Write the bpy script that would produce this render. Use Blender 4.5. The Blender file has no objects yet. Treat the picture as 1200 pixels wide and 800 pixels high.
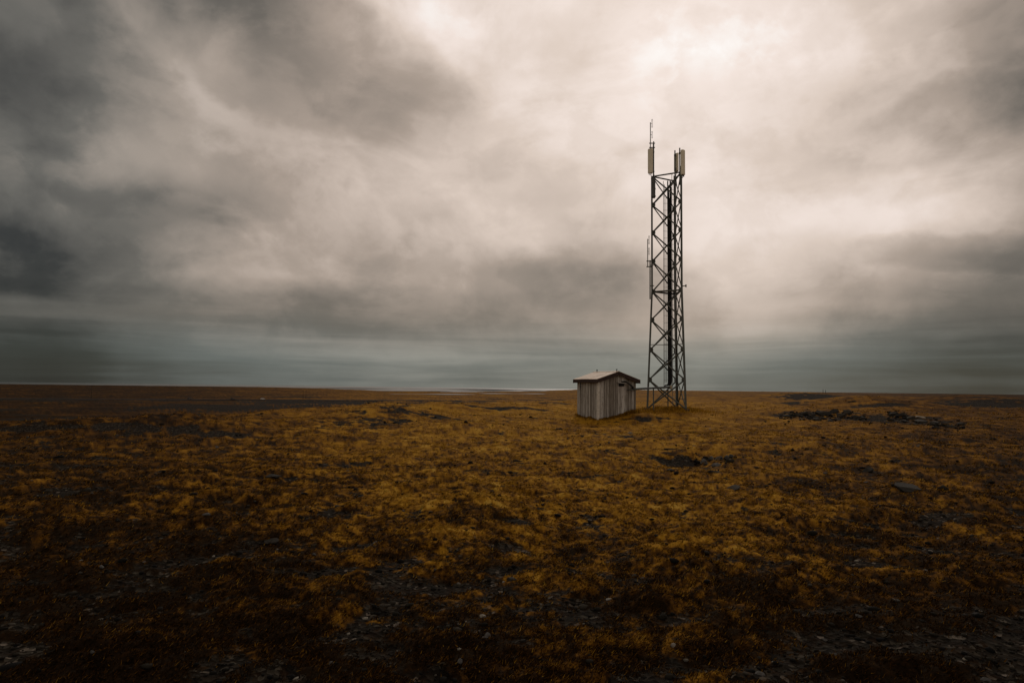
import bpy, bmesh, math, random
import numpy as np
from mathutils import Vector, Matrix

random.seed(7)
rng = np.random.default_rng(11)
R = math.radians
C = bpy.context.scene
COL = C.collection

# ------------------------------------------------------------------ camera
EYE = 1.7
PITCH, ROLL = R(3.91), R(0.70)
FOC = 800.0                                   # focal length in photo pixels (24 mm on a 36 mm frame, 1200 px)
fw = Vector((0, math.cos(PITCH), math.sin(PITCH)))
r0 = Vector((1, 0, 0))
u0 = Vector((0, -math.sin(PITCH), math.cos(PITCH)))
rt = r0 * math.cos(ROLL) + u0 * math.sin(ROLL)
up = u0 * math.cos(ROLL) - r0 * math.sin(ROLL)
cam_d = bpy.data.cameras.new('camera')
cam = bpy.data.objects.new('camera', cam_d)
COL.objects.link(cam)
m = Matrix.Identity(4)
for i in range(3):
    m[i][0], m[i][1], m[i][2] = rt[i], up[i], -fw[i]
m[0][3], m[1][3], m[2][3] = 0, 0, EYE
cam.matrix_world = m
cam_d.sensor_width = 36
cam_d.lens = 24
cam_d.clip_start = 0.1
cam_d.clip_end = 200000
C.camera = cam

def ray(px, py):
    return fw + rt * ((px - 600) / FOC) - up * ((py - 400) / FOC)

def at(px, py, Y):
    """surveyed point: where the sight line meets the vertical plane y = Y"""
    d = ray(px, py)
    return Vector((0, 0, EYE)) + d * (Y / d.y)

def srgb(r, g, b):
    f = lambda c: c / 255 / 12.92 if c / 255 <= .04045 else ((c / 255 + .055) / 1.055) ** 2.4
    return (f(r), f(g), f(b), 1)

# ------------------------------------------------------------------ world, sun, exposure
SUN_AZ, SUN_EL = R(12), R(32)
C.view_settings.view_transform = 'Standard'
C.view_settings.look = 'None'
C.view_settings.exposure = 0
C.view_settings.gamma = 1
C.view_settings.use_curve_mapping = False

W = bpy.data.worlds.new('World')
C.world = W
W.use_nodes = True
NT = W.node_tree
NT.nodes.clear()

class G:
    """small helper to write node graphs"""
    def __init__(s, nt): s.nt = nt
    def n(s, t, ins=None, **kw):
        o = s.nt.nodes.new(t)
        for k, v in kw.items(): setattr(o, k, v)
        for k, v in (ins or {}).items():
            if isinstance(v, bpy.types.NodeSocket): s.nt.links.new(v, o.inputs[k])
            else: o.inputs[k].default_value = v
        return o
    def m(s, op, a, b=0.0, c=0.0, clamp=False):
        o = s.n('ShaderNodeMath', {0: a, 1: b, 2: c}, operation=op)
        o.use_clamp = clamp
        return o.outputs[0]
    def v(s, op, a, b=(0, 0, 0)):
        return s.n('ShaderNodeVectorMath', {0: a, 1: b}, operation=op).outputs[0]
    def mr(s, x, a, b, c=0.0, d=1.0, kind='SMOOTHSTEP'):
        return s.n('ShaderNodeMapRange', {'Value': x, 'From Min': a, 'From Max': b, 'To Min': c, 'To Max': d},
                   interpolation_type=kind).outputs[0]
    def mix(s, f, a, b, blend='MIX'):
        o = s.n('ShaderNodeMix', data_type='RGBA', blend_type=blend)
        for k, v in ((0, f), (6, a), (7, b)):
            if isinstance(v, bpy.types.NodeSocket): s.nt.links.new(v, o.inputs[k])
            else: o.inputs[k].default_value = v
        return o.outputs[2]
    def ramp(s, f, stops, interp='LINEAR'):
        o = s.n('ShaderNodeValToRGB', {0: f})
        cr = o.color_ramp
        cr.interpolation = interp
        while len(cr.elements) < len(stops): cr.elements.new(0.5)
        for e, (p, c) in zip(cr.elements, stops):
            e.position = p
            e.color = c if hasattr(c, '__len__') else (c, c, c, 1)
        return o.outputs[0]
    def noise(s, vec, scale, detail=4, rough=.5, dist=0.0, col=False):
        o = s.n('ShaderNodeTexNoise', {'Vector': vec, 'Scale': scale, 'Detail': detail, 'Roughness': rough, 'Distortion': dist})
        return o.outputs[1 if col else 0]

g = G(NT)
tc = g.n('ShaderNodeTexCoord').outputs['Generated']
sep = g.n('ShaderNodeSeparateXYZ', {0: tc})
dx, dy, dz = sep.outputs
az = g.m('ARCTAN2', dx, dy)
el = g.m('ARCSINE', dz)
# the overcast deck seen from below: a plane of cloud, so detail flattens into streaks near the horizon
den = g.m('ADD', g.m('ABSOLUTE', dz), .10)
deck = g.n('ShaderNodeCombineXYZ', {0: g.m('DIVIDE', dx, den), 1: g.m('DIVIDE', dy, den), 2: 3.7}).outputs[0]
dome = g.v('MULTIPLY', tc, (1, 1, 1.3))
warp1 = g.v('SUBTRACT', g.noise(dome, 3.0, 5, .55, col=True), (.5, .5, .5))
warp2 = g.v('SUBTRACT', g.noise(dome, 9.0, 5, .6, col=True), (.5, .5, .5))
wv = g.v('ADD', g.v('MULTIPLY', warp1, (.10, .075, 0)), g.v('MULTIPLY', warp2, (.06, .035, 0)))
wsep = g.n('ShaderNodeSeparateXYZ', {0: wv})
elfade = g.mr(el, 0.0, .22, .22, 1.0)
azw = g.m('ADD', az, g.m('MULTIPLY', wsep.outputs[0], g.m('ADD', elfade, .3)))
elw = g.m('ADD', el, g.m('MULTIPLY', wsep.outputs[1], elfade))
def azel(px, py):
    d = ray(px, py).normalized()
    return math.atan2(d.x, d.y), math.asin(d.z)
# brightness of the cloud deck by bearing, one row of bearings per elevation (sun glow ahead, dull grey round the sides and back)
rows = [
 (20, [(20,93),(130,127),(215,113),(290,112),(340,138),(410,182),(480,222),(560,227),(700,231),(830,247),(1000,224),(1120,213),(1190,192)]),
 (90, [(20,90),(100,108),(180,144),(245,164),(300,139),(400,156),(470,180),(540,194),(600,220),(700,221),(830,242),(900,223),(1000,213),(1100,180),(1190,142)]),
 (160, [(20,76),(110,119),(200,151),(300,156),(400,174),(500,197),(560,201),(640,213),(720,217),(820,224),(940,204),(1040,172),(1120,150),(1190,126)]),
 (220, [(20,90),(110,158),(200,166),(300,159),(400,182),(500,202),(600,211),(650,200),(720,212),(800,225),(900,218),(1000,211),(1100,207),(1190,155)]),
 (275, [(20,90),(100,108),(200,117),(300,140),(370,173),(450,176),(550,183),(640,184),(700,176),(800,212),(900,216),(1000,216),(1080,217),(1190,156)]),
 (325, [(20,64),(100,89),(200,132),(300,149),(400,155),(500,151),(600,151),(690,141),(750,156),(850,199),(950,190),(1060,169),(1190,109)]),
 (362, [(20,50),(100,75),(200,108),(300,121),(400,127),(500,129),(600,137),(700,141),(780,154),(850,168),(950,163),(1060,136),(1190,86)]),
 (382, [(20,81),(150,89),(300,104),(450,109),(550,120),(680,125),(780,146),(860,159),(960,137),(1060,109),(1190,75)]),
 (410, [(20,59),(150,82),(300,108),(400,126),(500,129),(600,124),(700,120),(850,124),(1000,97),(1190,65)]),
 (440, [(20,42),(150,64),(300,96),(400,106),(500,108),(600,112),(700,118),(850,103),(1000,82),(1190,60)]),
]
lev = []
u_n = g.mr(azw, -1.6, 1.6, 0, 1, 'LINEAR')
behind = g.mr(g.m('ABSOLUTE', az), .9, 2.2)      # round the back the deck is an even grey
for y, st in rows:
    pts = [(azel(x, y)[0], v / 255) for x, v in st]
    pts = [(-1.5, .46)] + pts + [(1.5, .46)]
    r_ = g.ramp(u_n, [((a + 1.6) / 3.2, v) for a, v in pts], 'CARDINAL')
    lev.append((azel(600, y)[1], g.n('ShaderNodeSeparateColor', {0: r_}).outputs[0]))
lev.append((.85, g.mr(g.m('MULTIPLY', dy, 1.0), -.6, .7, .5, .72)))
lev.append((1.35, .56))
lev = sorted(lev, key=lambda t: t[0])
acc = lev[0][1]
for (e0, a), (e1, b) in zip(lev[:-1], lev[1:]):
    w = g.mr(elw, e0, e1)
    acc = g.n('ShaderNodeMix', {0: w, 2: acc, 3: b}, data_type='FLOAT').outputs[0]
acc = g.n('ShaderNodeMix', {0: behind, 2: acc, 3: .60}, data_type='FLOAT').outputs[0]
# wisps and billows
d1 = g.m('SUBTRACT', g.noise(dome, 4.2, 7, .55, .35), .5)
d0 = g.m('SUBTRACT', g.noise(deck, 1.5, 6, .55, .4), .5)
d2 = g.m('SUBTRACT', g.noise(dome, 13, 6, .6, .3), .5)
d3 = g.m('SUBTRACT', g.noise(dome, 30, 5, .62, .5), .5)
d4 = g.m('SUBTRACT', g.noise(g.v('MULTIPLY', tc, (1, 1, 1.7)), 7.5, 6, .56, .6), .5)
crisp = g.m('ADD', g.mr(d1, -.08, .06, -.034, .028), g.mr(g.m('ADD', d4, g.m('MULTIPLY', d2, .35)), -.09, .06, -.018, .016))
dd = g.m('ADD', g.m('ADD', g.m('ADD', g.m('MULTIPLY', d1, .10), crisp), g.m('MULTIPLY', d0, .02)), g.m('ADD', g.m('MULTIPLY', d2, .08), g.m('MULTIPLY', d3, .035)))
st_ = g.n('ShaderNodeCombineXYZ', {0: g.m('MULTIPLY', az, 2.2), 1: g.m('MULTIPLY', el, 34.0), 2: 1.3}).outputs[0]
streak = g.m('MULTIPLY', g.m('SUBTRACT', g.noise(st_, 1.6, 5, .55, .5), .5), g.mr(el, .05, .14, .20, 0))
lum = g.m('ADD', g.m('ADD', acc, g.m('MULTIPLY', dd, g.mr(el, .02, .16, .25, 1))), streak)
edge_n = g.m('MULTIPLY', g.m('ADD', g.m('MULTIPLY', d1, .8), g.m('MULTIPLY', d2, .55)), g.mr(el, .04, .14, .15, 1))
def blob(px, py, rx, ry, rot, amp, edge=(.0, .7)):
    a, e = azel(px, py)
    co = g.n('ShaderNodeCombineXYZ', {0: azw, 1: elw, 2: 0.0}).outputs[0]
    mp = g.n('ShaderNodeMapping', {'Vector': co, 'Location': (a, e, 0), 'Rotation': (0, 0, R(rot)), 'Scale': (rx / FOC, ry / FOC, 1)}, vector_type='TEXTURE').outputs[0]
    gr = g.n('ShaderNodeTexGradient', {0: mp}, gradient_type='SPHERICAL').outputs[1]
    gr = g.m('ADD', gr, g.m('MULTIPLY', edge_n, g.mr(gr, 0, .25, 0, 1)))
    return g.m('MULTIPLY', g.mr(gr, edge[0], edge[1]), amp)
for b in [(370, 70, 260, 100, -14, -0.1050, (.15, .42)), (520, 122, 130, 60, 8, -0.0275, (.1, .7)), (620, 215, 150, 50, -4, -0.055, (.2, .6)),
          (690, 322, 170, 55, 0, -0.0413, (.15, .6)), (470, 355, 420, 24, 0, -0.0330, (.1, .6)), (130, 292, 240, 46, 0, -0.0275, (.1, .6)), (640, 275, 140, 22, 0, 0.0165, (.1, .7)),
          (238, 104, 85, 50, -40, 0.0193, (.1, .8)), (115, 206, 110, 30, 0, 0.0330, (.2, .7)), (345, 282, 150, 24, -26, 0.0220, (.1, .8)), (330, 332, 150, 18, -4, 0.0275, (.1, .7)),
          (515, 28, 130, 50, -20, 0.0275, (.15, .7)), (830, 60, 150, 60, 0, 0.0165, (.15, .8)), (700, 128, 150, 50, -12, 0.0066, (.1, .8)), (930, 130, 120, 50, 10, -0.0248, (.2, .6)),
          (1090, 152, 200, 55, 8, -0.085, (.18, .5)), (1130, 297, 150, 24, -4, -0.065, (.15, .55)), (930, 318, 110, 50, 0, -0.0275, (.2, .5)), (1060, 330, 170, 40, 0, -0.0275, (.15, .6)),
          (640, 60, 120, 50, 0, -0.0220, (.2, .5)), (1040, 40, 140, 40, 10, 0.0220, (.2, .5)),
          (90, 371, 220, 8, -1.5, 0.0165, (.0, .8)), (450, 412, 240, 9, 0, 0.0220, (.1, .7)), (120, 345, 200, 18, 0, -0.0275, (.1, .6))]:
    lum = g.m('ADD', lum, blob(*b))
lum = g.m('MULTIPLY', lum, 1.0, clamp=True)
warm = g.ramp(lum, [(0, srgb(14, 15, 14)), (.2, srgb(55, 52, 48)), (.4, srgb(108, 101, 92)), (.6, srgb(167, 152, 139)), (.8, srgb(217, 200, 187)), (.93, srgb(241, 226, 217)), (1, srgb(252, 247, 243))])
cool = g.ramp(lum, [(0, srgb(12, 15, 15)), (.2, srgb(49, 53, 51)), (.4, srgb(95, 101, 99)), (.6, srgb(151, 151, 144)), (.8, srgb(204, 202, 197)), (1, srgb(245, 245, 243))])
lowf = g.mr(elw, .03, .115, 1, 0)
sidef = g.mr(azw, -.66, -.25, .35, 0)
cl = g.mix(g.m('MAXIMUM', lowf, sidef), warm, cool)
cl10 = g.v('MULTIPLY', cl, (10, 10, 10))          # Background strength is 0.1
sky = g.n('ShaderNodeTexSky', sky_type='NISHITA')
sky.sun_disc = False
sky.sun_elevation = SUN_EL
sky.sun_rotation = SUN_AZ
tot = g.mix(.975, sky.outputs[0], cl10)
bg = g.n('ShaderNodeBackground', {0: tot, 1: .1})
wo = g.n('ShaderNodeOutputWorld', {0: bg.outputs[0]})

sun_d = bpy.data.lights.new('sun', 'SUN')
sun_d.energy = 0.7
sun_d.angle = R(16)
sun_d.color = (1, .93, .84)
sun = bpy.data.objects.new('sun', sun_d)
COL.objects.link(sun)
sd = Vector((math.sin(SUN_AZ) * math.cos(SUN_EL), math.cos(SUN_AZ) * math.cos(SUN_EL), math.sin(SUN_EL)))
sun.rotation_euler = sd.to_track_quat('Z', 'Y').to_euler()

# ------------------------------------------------------------------ helpers
def tag(o, label=None, cat=None, group=None, kind=None):
    if label: o['label'] = label
    if cat: o['category'] = cat
    if group: o['group'] = group
    if kind: o['kind'] = kind
    return o

def empty(name, loc=(0, 0, 0), rz=0.0):
    o = bpy.data.objects.new(name, None)
    o.empty_display_size = .2
    o.location = loc
    o.rotation_euler = (0, 0, rz)
    COL.objects.link(o)
    return o

def link(name, me, parent=None, loc=None):
    o = bpy.data.objects.new(name, me)
    COL.objects.link(o)
    if parent is not None: o.parent = parent
    if loc is not None: o.location = loc
    return o

class MB:
    def __init__(s): s.v = []; s.f = []
    def poly(s, pts, faces):
        b = len(s.v)
        s.v += [tuple(p) for p in pts]
        s.f += [tuple(b + i for i in f) for f in faces]
        return s
    def hexa(s, p):            # 8 points: bottom ring 0-3, top ring 4-7
        return s.poly(p, [(3, 2, 1, 0), (4, 5, 6, 7), (0, 1, 5, 4), (1, 2, 6, 5), (2, 3, 7, 6), (3, 0, 4, 7)])
    def box(s, a, b):
        x0, y0, z0 = a; x1, y1, z1 = b
        return s.hexa([(x0, y0, z0), (x1, y0, z0), (x1, y1, z0), (x0, y1, z0), (x0, y0, z1), (x1, y0, z1), (x1, y1, z1), (x0, y1, z1)])
    def tube(s, pts, r, n=8, r1=None):
        pts = [Vector(p) for p in pts]
        k = len(pts)
        b = len(s.v)
        for i, p in enumerate(pts):
            d = (pts[min(i + 1, k - 1)] - pts[max(i - 1, 0)]).normalized()
            a = d.cross(Vector((0, 0, 1)))
            if a.length < 1e-3: a = Vector((1, 0, 0))
            a.normalize()
            c = d.cross(a)
            rr = r if r1 is None else r + (r1 - r) * i / (k - 1)
            for j in range(n):
                t = 2 * math.pi * (j + .5) / n
                s.v.append(tuple(p + a * (rr * math.cos(t)) + c * (rr * math.sin(t))))
        for i in range(k - 1):
            for j in range(n):
                j2 = (j + 1) % n
                s.f.append((b + i * n + j, b + i * n + j2, b + (i + 1) * n + j2, b + (i + 1) * n + j))
        s.f.append(tuple(b + j for j in range(n)))
        s.f.append(tuple(b + (k - 1) * n + j for j in reversed(range(n))))
        return s
    def angle(s, p, q, w, t, out):
        """angle-iron bar from p to q, flange width w, thickness t, opening towards -out"""
        p, q, out = Vector(p), Vector(q), Vector(out)
        d = (q - p).normalized()
        n1 = (out - d * out.dot(d)).normalized()
        n2 = d.cross(n1)
        a = (n1 + n2).normalized(); c = (n1 - n2).normalized()
        prof = [(0, 0), (-w, 0), (-w, -t), (-t, -t), (-t, -w), (0, -w)]
        b = len(s.v)
        for e in (p, q):
            for (i, j) in prof: s.v.append(tuple(e + a * (i + w * .4) + c * (j + w * .4)))
        n = 6
        for j in range(n): s.f.append((b + j, b + (j + 1) % n, b + n + (j + 1) % n, b + n + j))
        s.f.append(tuple(b + j for j in reversed(range(n))))
        s.f.append(tuple(b + n + j for j in range(n)))
        return s
    def mesh(s, name, mat=None, smooth=False):
        me = bpy.data.meshes.new(name)
        me.from_pydata(s.v, [], s.f)
        if mat: me.materials.append(mat)
        bm = bmesh.new(); bm.from_mesh(me)
        bmesh.ops.recalc_face_normals(bm, faces=bm.faces)
        bm.to_mesh(me); bm.free()
        if smooth: me.shade_smooth()
        return me
    def build(s, name, mat, parent=None, smooth=False):
        return link(name, s.mesh(name, mat, smooth), parent)

def big_mesh(name, verts, faces, k, mat, smooth=False):
    """fast mesh from numpy arrays, all faces with k corners"""
    me = bpy.data.meshes.new(name)
    me.vertices.add(len(verts)); me.vertices.foreach_set('co', np.ascontiguousarray(verts, np.float32).ravel())
    nf = len(faces)
    me.loops.add(nf * k); me.loops.foreach_set('vertex_index', np.ascontiguousarray(faces, np.int32).ravel())
    me.polygons.add(nf)
    me.polygons.foreach_set('loop_start', np.arange(0, nf * k, k, dtype=np.int32))
    me.polygons.foreach_set('loop_total', np.full(nf, k, np.int32))
    me.update(calc_edges=True)
    if smooth: me.polygons.foreach_set('use_smooth', np.ones(nf, bool))
    me.materials.append(mat)
    return me

# value-gradient noise
_perm = np.random.default_rng(3).permutation(512).astype(np.int64)
_ga = np.random.default_rng(4).uniform(0, 2 * np.pi, 512)
_gx, _gy = np.cos(_ga), np.sin(_ga)
def perlin(x, y):
    xi = np.floor(x).astype(np.int64); yi = np.floor(y).astype(np.int64)
    fx, fy = x - xi, y - yi
    u = fx * fx * fx * (fx * (fx * 6 - 15) + 10); v = fy * fy * fy * (fy * (fy * 6 - 15) + 10)
    def gr(a, b, px, py):
        h = _perm[(_perm[a & 511] + b) & 511]
        return _gx[h] * px + _gy[h] * py
    n00 = gr(xi, yi, fx, fy); n10 = gr(xi + 1, yi, fx - 1, fy)
    n01 = gr(xi, yi + 1, fx, fy - 1); n11 = gr(xi + 1, yi + 1, fx - 1, fy - 1)
    return ((n00 * (1 - u) + n10 * u) * (1 - v) + (n01 * (1 - u) + n11 * u) * v) * 1.5
def fbm(x, y, o=4, g_=.5):
    t = 0; a = 1; n = 0
    for i in range(o):
        t = t + a * perlin(x * 2 ** i + 17.3 * i, y * 2 ** i - 9.1 * i); n += a; a *= g_
    return t / n
def sstep(a, b, x):
    t = np.clip((x - a) / (b - a), 0, 1)
    return t * t * (3 - 2 * t)

def mat(name, build):
    mt = bpy.data.materials.new(name)
    mt.use_nodes = True
    nt = mt.node_tree
    nt.nodes.clear()
    gg = G(nt)
    sh = build(gg)
    gg.n('ShaderNodeOutputMaterial', {0: sh})
    return mt
def pbsdf(gg, **kw):
    return gg.n('ShaderNodeBsdfPrincipled', {k.replace('_', ' '): v for k, v in kw.items()}).outputs[0]

# ------------------------------------------------------------------ terrain shape
AZ = np.radians([-180, -60, -37, -28, -20, -10.5, 0, 7, 14, 25, 37, 60, 180])
RC = np.array([30, 28, 28, 31, 37, 50, 62, 90, 110, 140, 150, 120, 30.])
ZC = np.array([0, 0, .0, .0, .0, .1, .15, .2, .45, .8, .9, .6, 0])
PLAIN = -15.0
FEAT = []                        # world-space mounds and hollows: (x, y, rx, ry, height)
GRAV = []                        # world-space gravel patches: (x, y, rx, ry, amount)
def swell(x, y): return fbm(x / 130 + 3, y / 55, 3)
def base_h(x, y):
    r = np.hypot(x, y) + 1e-6
    a = np.arctan2(x, y)
    rc = np.interp(a, AZ, RC); zc = np.interp(a, AZ, ZC)
    z = zc * sstep(0, 1, r / rc) + (PLAIN - zc) * sstep(rc, 4.3 * rc, r)
    hill = 1 - sstep(rc * 1.2, rc * 3, r)
    z = z + .10 * fbm(x / 4.5, y / 3.5, 2) * hill * sstep(2, 9, r) + .36 * perlin(x / 15 + 5, y / 10) * hill * sstep(8, 30, r) * (1 - np.exp(-((x - 7.5) / 6) ** 2 - ((y - 38) / 5) ** 2))
    z = z + 3.2 * np.maximum(swell(x, y), -.12) * sstep(160, 300, r) * (1 - .85 * sstep(600, 1400, r))
    z = z + .42 * np.exp(-(((x - 9.0) / 4.6) ** 2 + ((y - 39.2) / 3.6) ** 2)) - .0 * x
    for (fx, fy, rx, ry, hh) in FEAT:
        z = z + hh * np.exp(-(((x - fx) / rx) ** 2 + ((y - fy) / ry) ** 2) * 1.5)
    return z
def ground(px, py):
    """surveyed point on the terrain along a sight line"""
    d = ray(px, py)
    rr = np.geomspace(1.5, 30000, 6000)
    k = rr / math.hypot(d.x, d.y)
    X, Y, Z = d.x * k, d.y * k, EYE + d.z * k
    below = np.nonzero(Z < base_h(X, Y))[0]
    i = below[0] if len(below) else len(rr) - 1
    return float(X[i]), float(Y[i])
def spot(px, py, wpx, hpx):
    x, y = ground(px, py)
    x1, y1 = ground(px, py + hpx / 2); x2, y2 = ground(px, py - hpx / 2)
    ry = max(.12, math.hypot(x1 - x2, y1 - y2) / 2)
    rx = wpx / 2 / FOC * math.hypot(x, y)
    return x, y, rx, min(ry, rx * 1.6)
FEAT_PX = [  # px, py, width, height, metres up
    (450, 490, 150, 16, .8), (520, 482, 110, 11, .60), (610, 481, 90, 8, .35), (300, 493, 120, 10, .35), (200, 497, 130, 10, .35), (60, 503, 160, 10, .3), (800, 540, 80, 13, -.30), (965, 486, 110, 12, .35), (1085, 494, 100, 14, .35),
    (1018, 474, 120, 8, .8), (940, 467, 110, 6, .9), (1140, 472, 140, 8, .8), (585, 468, 40, 5, .5), (690, 468, 60, 4, .5), (752, 490, 46, 9, .20), (690, 493, 56, 9, -.22), (1065, 579, 44, 10, .10), (840, 505, 160, 14, .14), (560, 505, 150, 12, .22), (380, 520, 160, 14, .2), (240, 478, 120, 8, 1.2), (980, 500, 120, 10, .18), (300, 560, 200, 30, .10), (560, 600, 200, 40, .08), (900, 600, 200, 40, .08)]
FEAT += [spot(p[0], p[1], p[2], p[3]) + (p[4],) for p in FEAT_PX]
GRAV_PX = [
    (430, 494, 160, 12, .75), (500, 486, 120, 8, .9), (798, 541, 80, 13, 1.9), (960, 487, 110, 14, .6), (1085, 495, 100, 16, .6),
    (400, 472, 140, 5, 1.0), (520, 469, 60, 3, .9), (585, 467, 36, 4, .9), (270, 476, 170, 6, .9), (330, 471, 110, 4, .9), (180, 501, 340, 9, .8), (90, 498, 180, 8, .7),
    (960, 466, 90, 4, .7), (1040, 474, 80, 6, .6), (730, 495, 170, 9, .2), (600, 478, 160, 5, .55), (650, 472, 60, 3, .6), (1120, 468, 160, 4, .3), (925, 472, 40, 6, .8), (1150, 476, 140, 6, .6), (750, 510, 130, 14, .35), (790, 492, 120, 7, .22),
    (280, 590, 90, 12, .8), (110, 570, 120, 14, .8), (400, 545, 90, 10, .7), (600, 540, 70, 12, .7), (560, 575, 110, 9, .6), (960, 570, 110, 16, .8), (900, 530, 90, 12, .5),
    (250, 640, 170, 26, .9), (340, 665, 120, 20, .8), (570, 610, 170, 14, .8), (720, 715, 150, 40, .9), (880, 690, 150, 30, .8), (590, 690, 130, 16, .8),
    (120, 700, 230, 60, .8), (520, 770, 260, 46, 1.0), (1080, 740, 240, 80, .9), (800, 770, 160, 40, .8), (370, 750, 120, 30, .6), (480, 640, 80, 12, .7), (680, 560, 80, 8, .6),
    (1000, 640, 160, 24, .7), (60, 620, 130, 20, .6), (1120, 610, 120, 14, .6)]
GRAV += [spot(*p[:4]) + (p[4],) for p in GRAV_PX]
GRAV.append((-2.2, 3.1, 3.2, .9, 1.0)); GRAV.append((2.4, 3.1, 3.2, .9, 1.0))

def moss_at(x, y):
    """0 = bare dark gravel, 1 = thick moss and heath"""
    r = np.hypot(x, y)
    big = fbm(x / 2.6 + .35 * y / 2.6, y / 1.9, 3)
    mid = fbm(x / .70 + 40, y / .55, 3, .65)
    far = fbm(x / 22 + 9, y / 15, 3)
    f = .69 + .50 * big + (.80 + .25 * sstep(6, 10, r)) * mid * (1 - sstep(25, 60, r)) + .5 * far * sstep(15, 50, r)
    f = f + .16 * sstep(6, 12, r)
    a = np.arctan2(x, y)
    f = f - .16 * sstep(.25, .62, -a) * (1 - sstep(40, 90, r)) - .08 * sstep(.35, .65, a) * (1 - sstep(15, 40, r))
    wob = .45 * perlin(x / .8 + 7, y / .55) + .25 * perlin(x * 2.7, y * 3.1)
    for (fx, fy, rx, ry, am) in GRAV:
        d = np.sqrt(((x - fx) / rx) ** 2 + ((y - fy) / ry) ** 2)
        nearp = 1 if math.hypot(fx, fy) > 14 else .22
        f = f - (.62 if math.hypot(fx, fy) < 33 else .95) * nearp * am * (1 - sstep(.2, 1.5, d + wob * 1.1))
    f = f - .85 * sstep(.20, .38, swell(x, y)) * sstep(150, 260, r) * (1 - sstep(900, 1600, r))
    return np.clip(f, 0, 1)
def tint_at(x, y):
    r = np.hypot(x, y)
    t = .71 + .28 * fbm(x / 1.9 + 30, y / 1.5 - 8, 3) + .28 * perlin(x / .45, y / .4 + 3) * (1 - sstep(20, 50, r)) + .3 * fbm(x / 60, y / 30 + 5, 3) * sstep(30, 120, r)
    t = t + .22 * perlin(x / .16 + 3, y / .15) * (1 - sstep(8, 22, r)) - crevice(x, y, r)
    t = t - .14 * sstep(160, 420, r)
    t = t + .12 * sstep(6, 11, r) * (1 - sstep(40, 110, r)) - .34 * (1 - sstep(3.6, 8.2, r)) - .38 * sstep(.16, .62, np.abs(np.arctan2(x, y) - .06))  # brighter middle, darker near and sides: lens light falloff painted into the tint
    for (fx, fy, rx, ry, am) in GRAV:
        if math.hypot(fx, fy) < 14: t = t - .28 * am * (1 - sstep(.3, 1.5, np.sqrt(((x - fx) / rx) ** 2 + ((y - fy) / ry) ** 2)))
    t = t
    return np.clip(t, 0, 1)
def cushion(x, y, wl):
    return np.abs(perlin(x / wl + 31 * wl, y / wl - 7) + .35 * perlin(x / wl * 2.3, y / wl * 2.3 + 11))
def crevice(x, y, r):
    """darker tint in the gaps between the cushions"""
    c = 0
    for wl, am, far in ((.10, .30, 9), (.19, .38, 18), (.40, .32, 36), (1.0, .16, 90), (2.6, .16, 220)):
        c = c + am * (1 - sstep(.02, .26, cushion(x, y, wl))) * (1 - sstep(far * .6, far * 1.3, r)) * sstep(far * .03, far * .16, r + .3)
    return c
def fine_h(x, y, cell, ms):
    z = 0
    for wl, am in ((1.0, .050), (.40, .040), (.17, .024)):
        k = 1 - sstep(wl * .3, wl * .7, cell)
        z = z + am * k * (np.minimum(cushion(x, y, wl), .6) * 1.6 - .35) * (.25 + .85 * ms)
    for wl, am in ((1.3, .07), (.5, .03), (.2, .012), (.08, .009)):
        k = 1 - sstep(wl * .25, wl * .6, cell)
        z = z + am * k * perlin(x / wl + wl * 90, y / wl) * (.45 + .75 * ms)
    return z + .06 * (ms - .5) * (1 - sstep(60, 120, np.hypot(x, y)))
def full_h(x, y, ms=None):
    x = np.asarray(x, float); y = np.asarray(y, float)
    if ms is None: ms = moss_at(x, y)
    return base_h(x, y) + fine_h(x, y, np.full_like(x, .01), ms)
def H(x, y):
    return float(full_h(np.array([x]), np.array([y]))[0])

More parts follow.
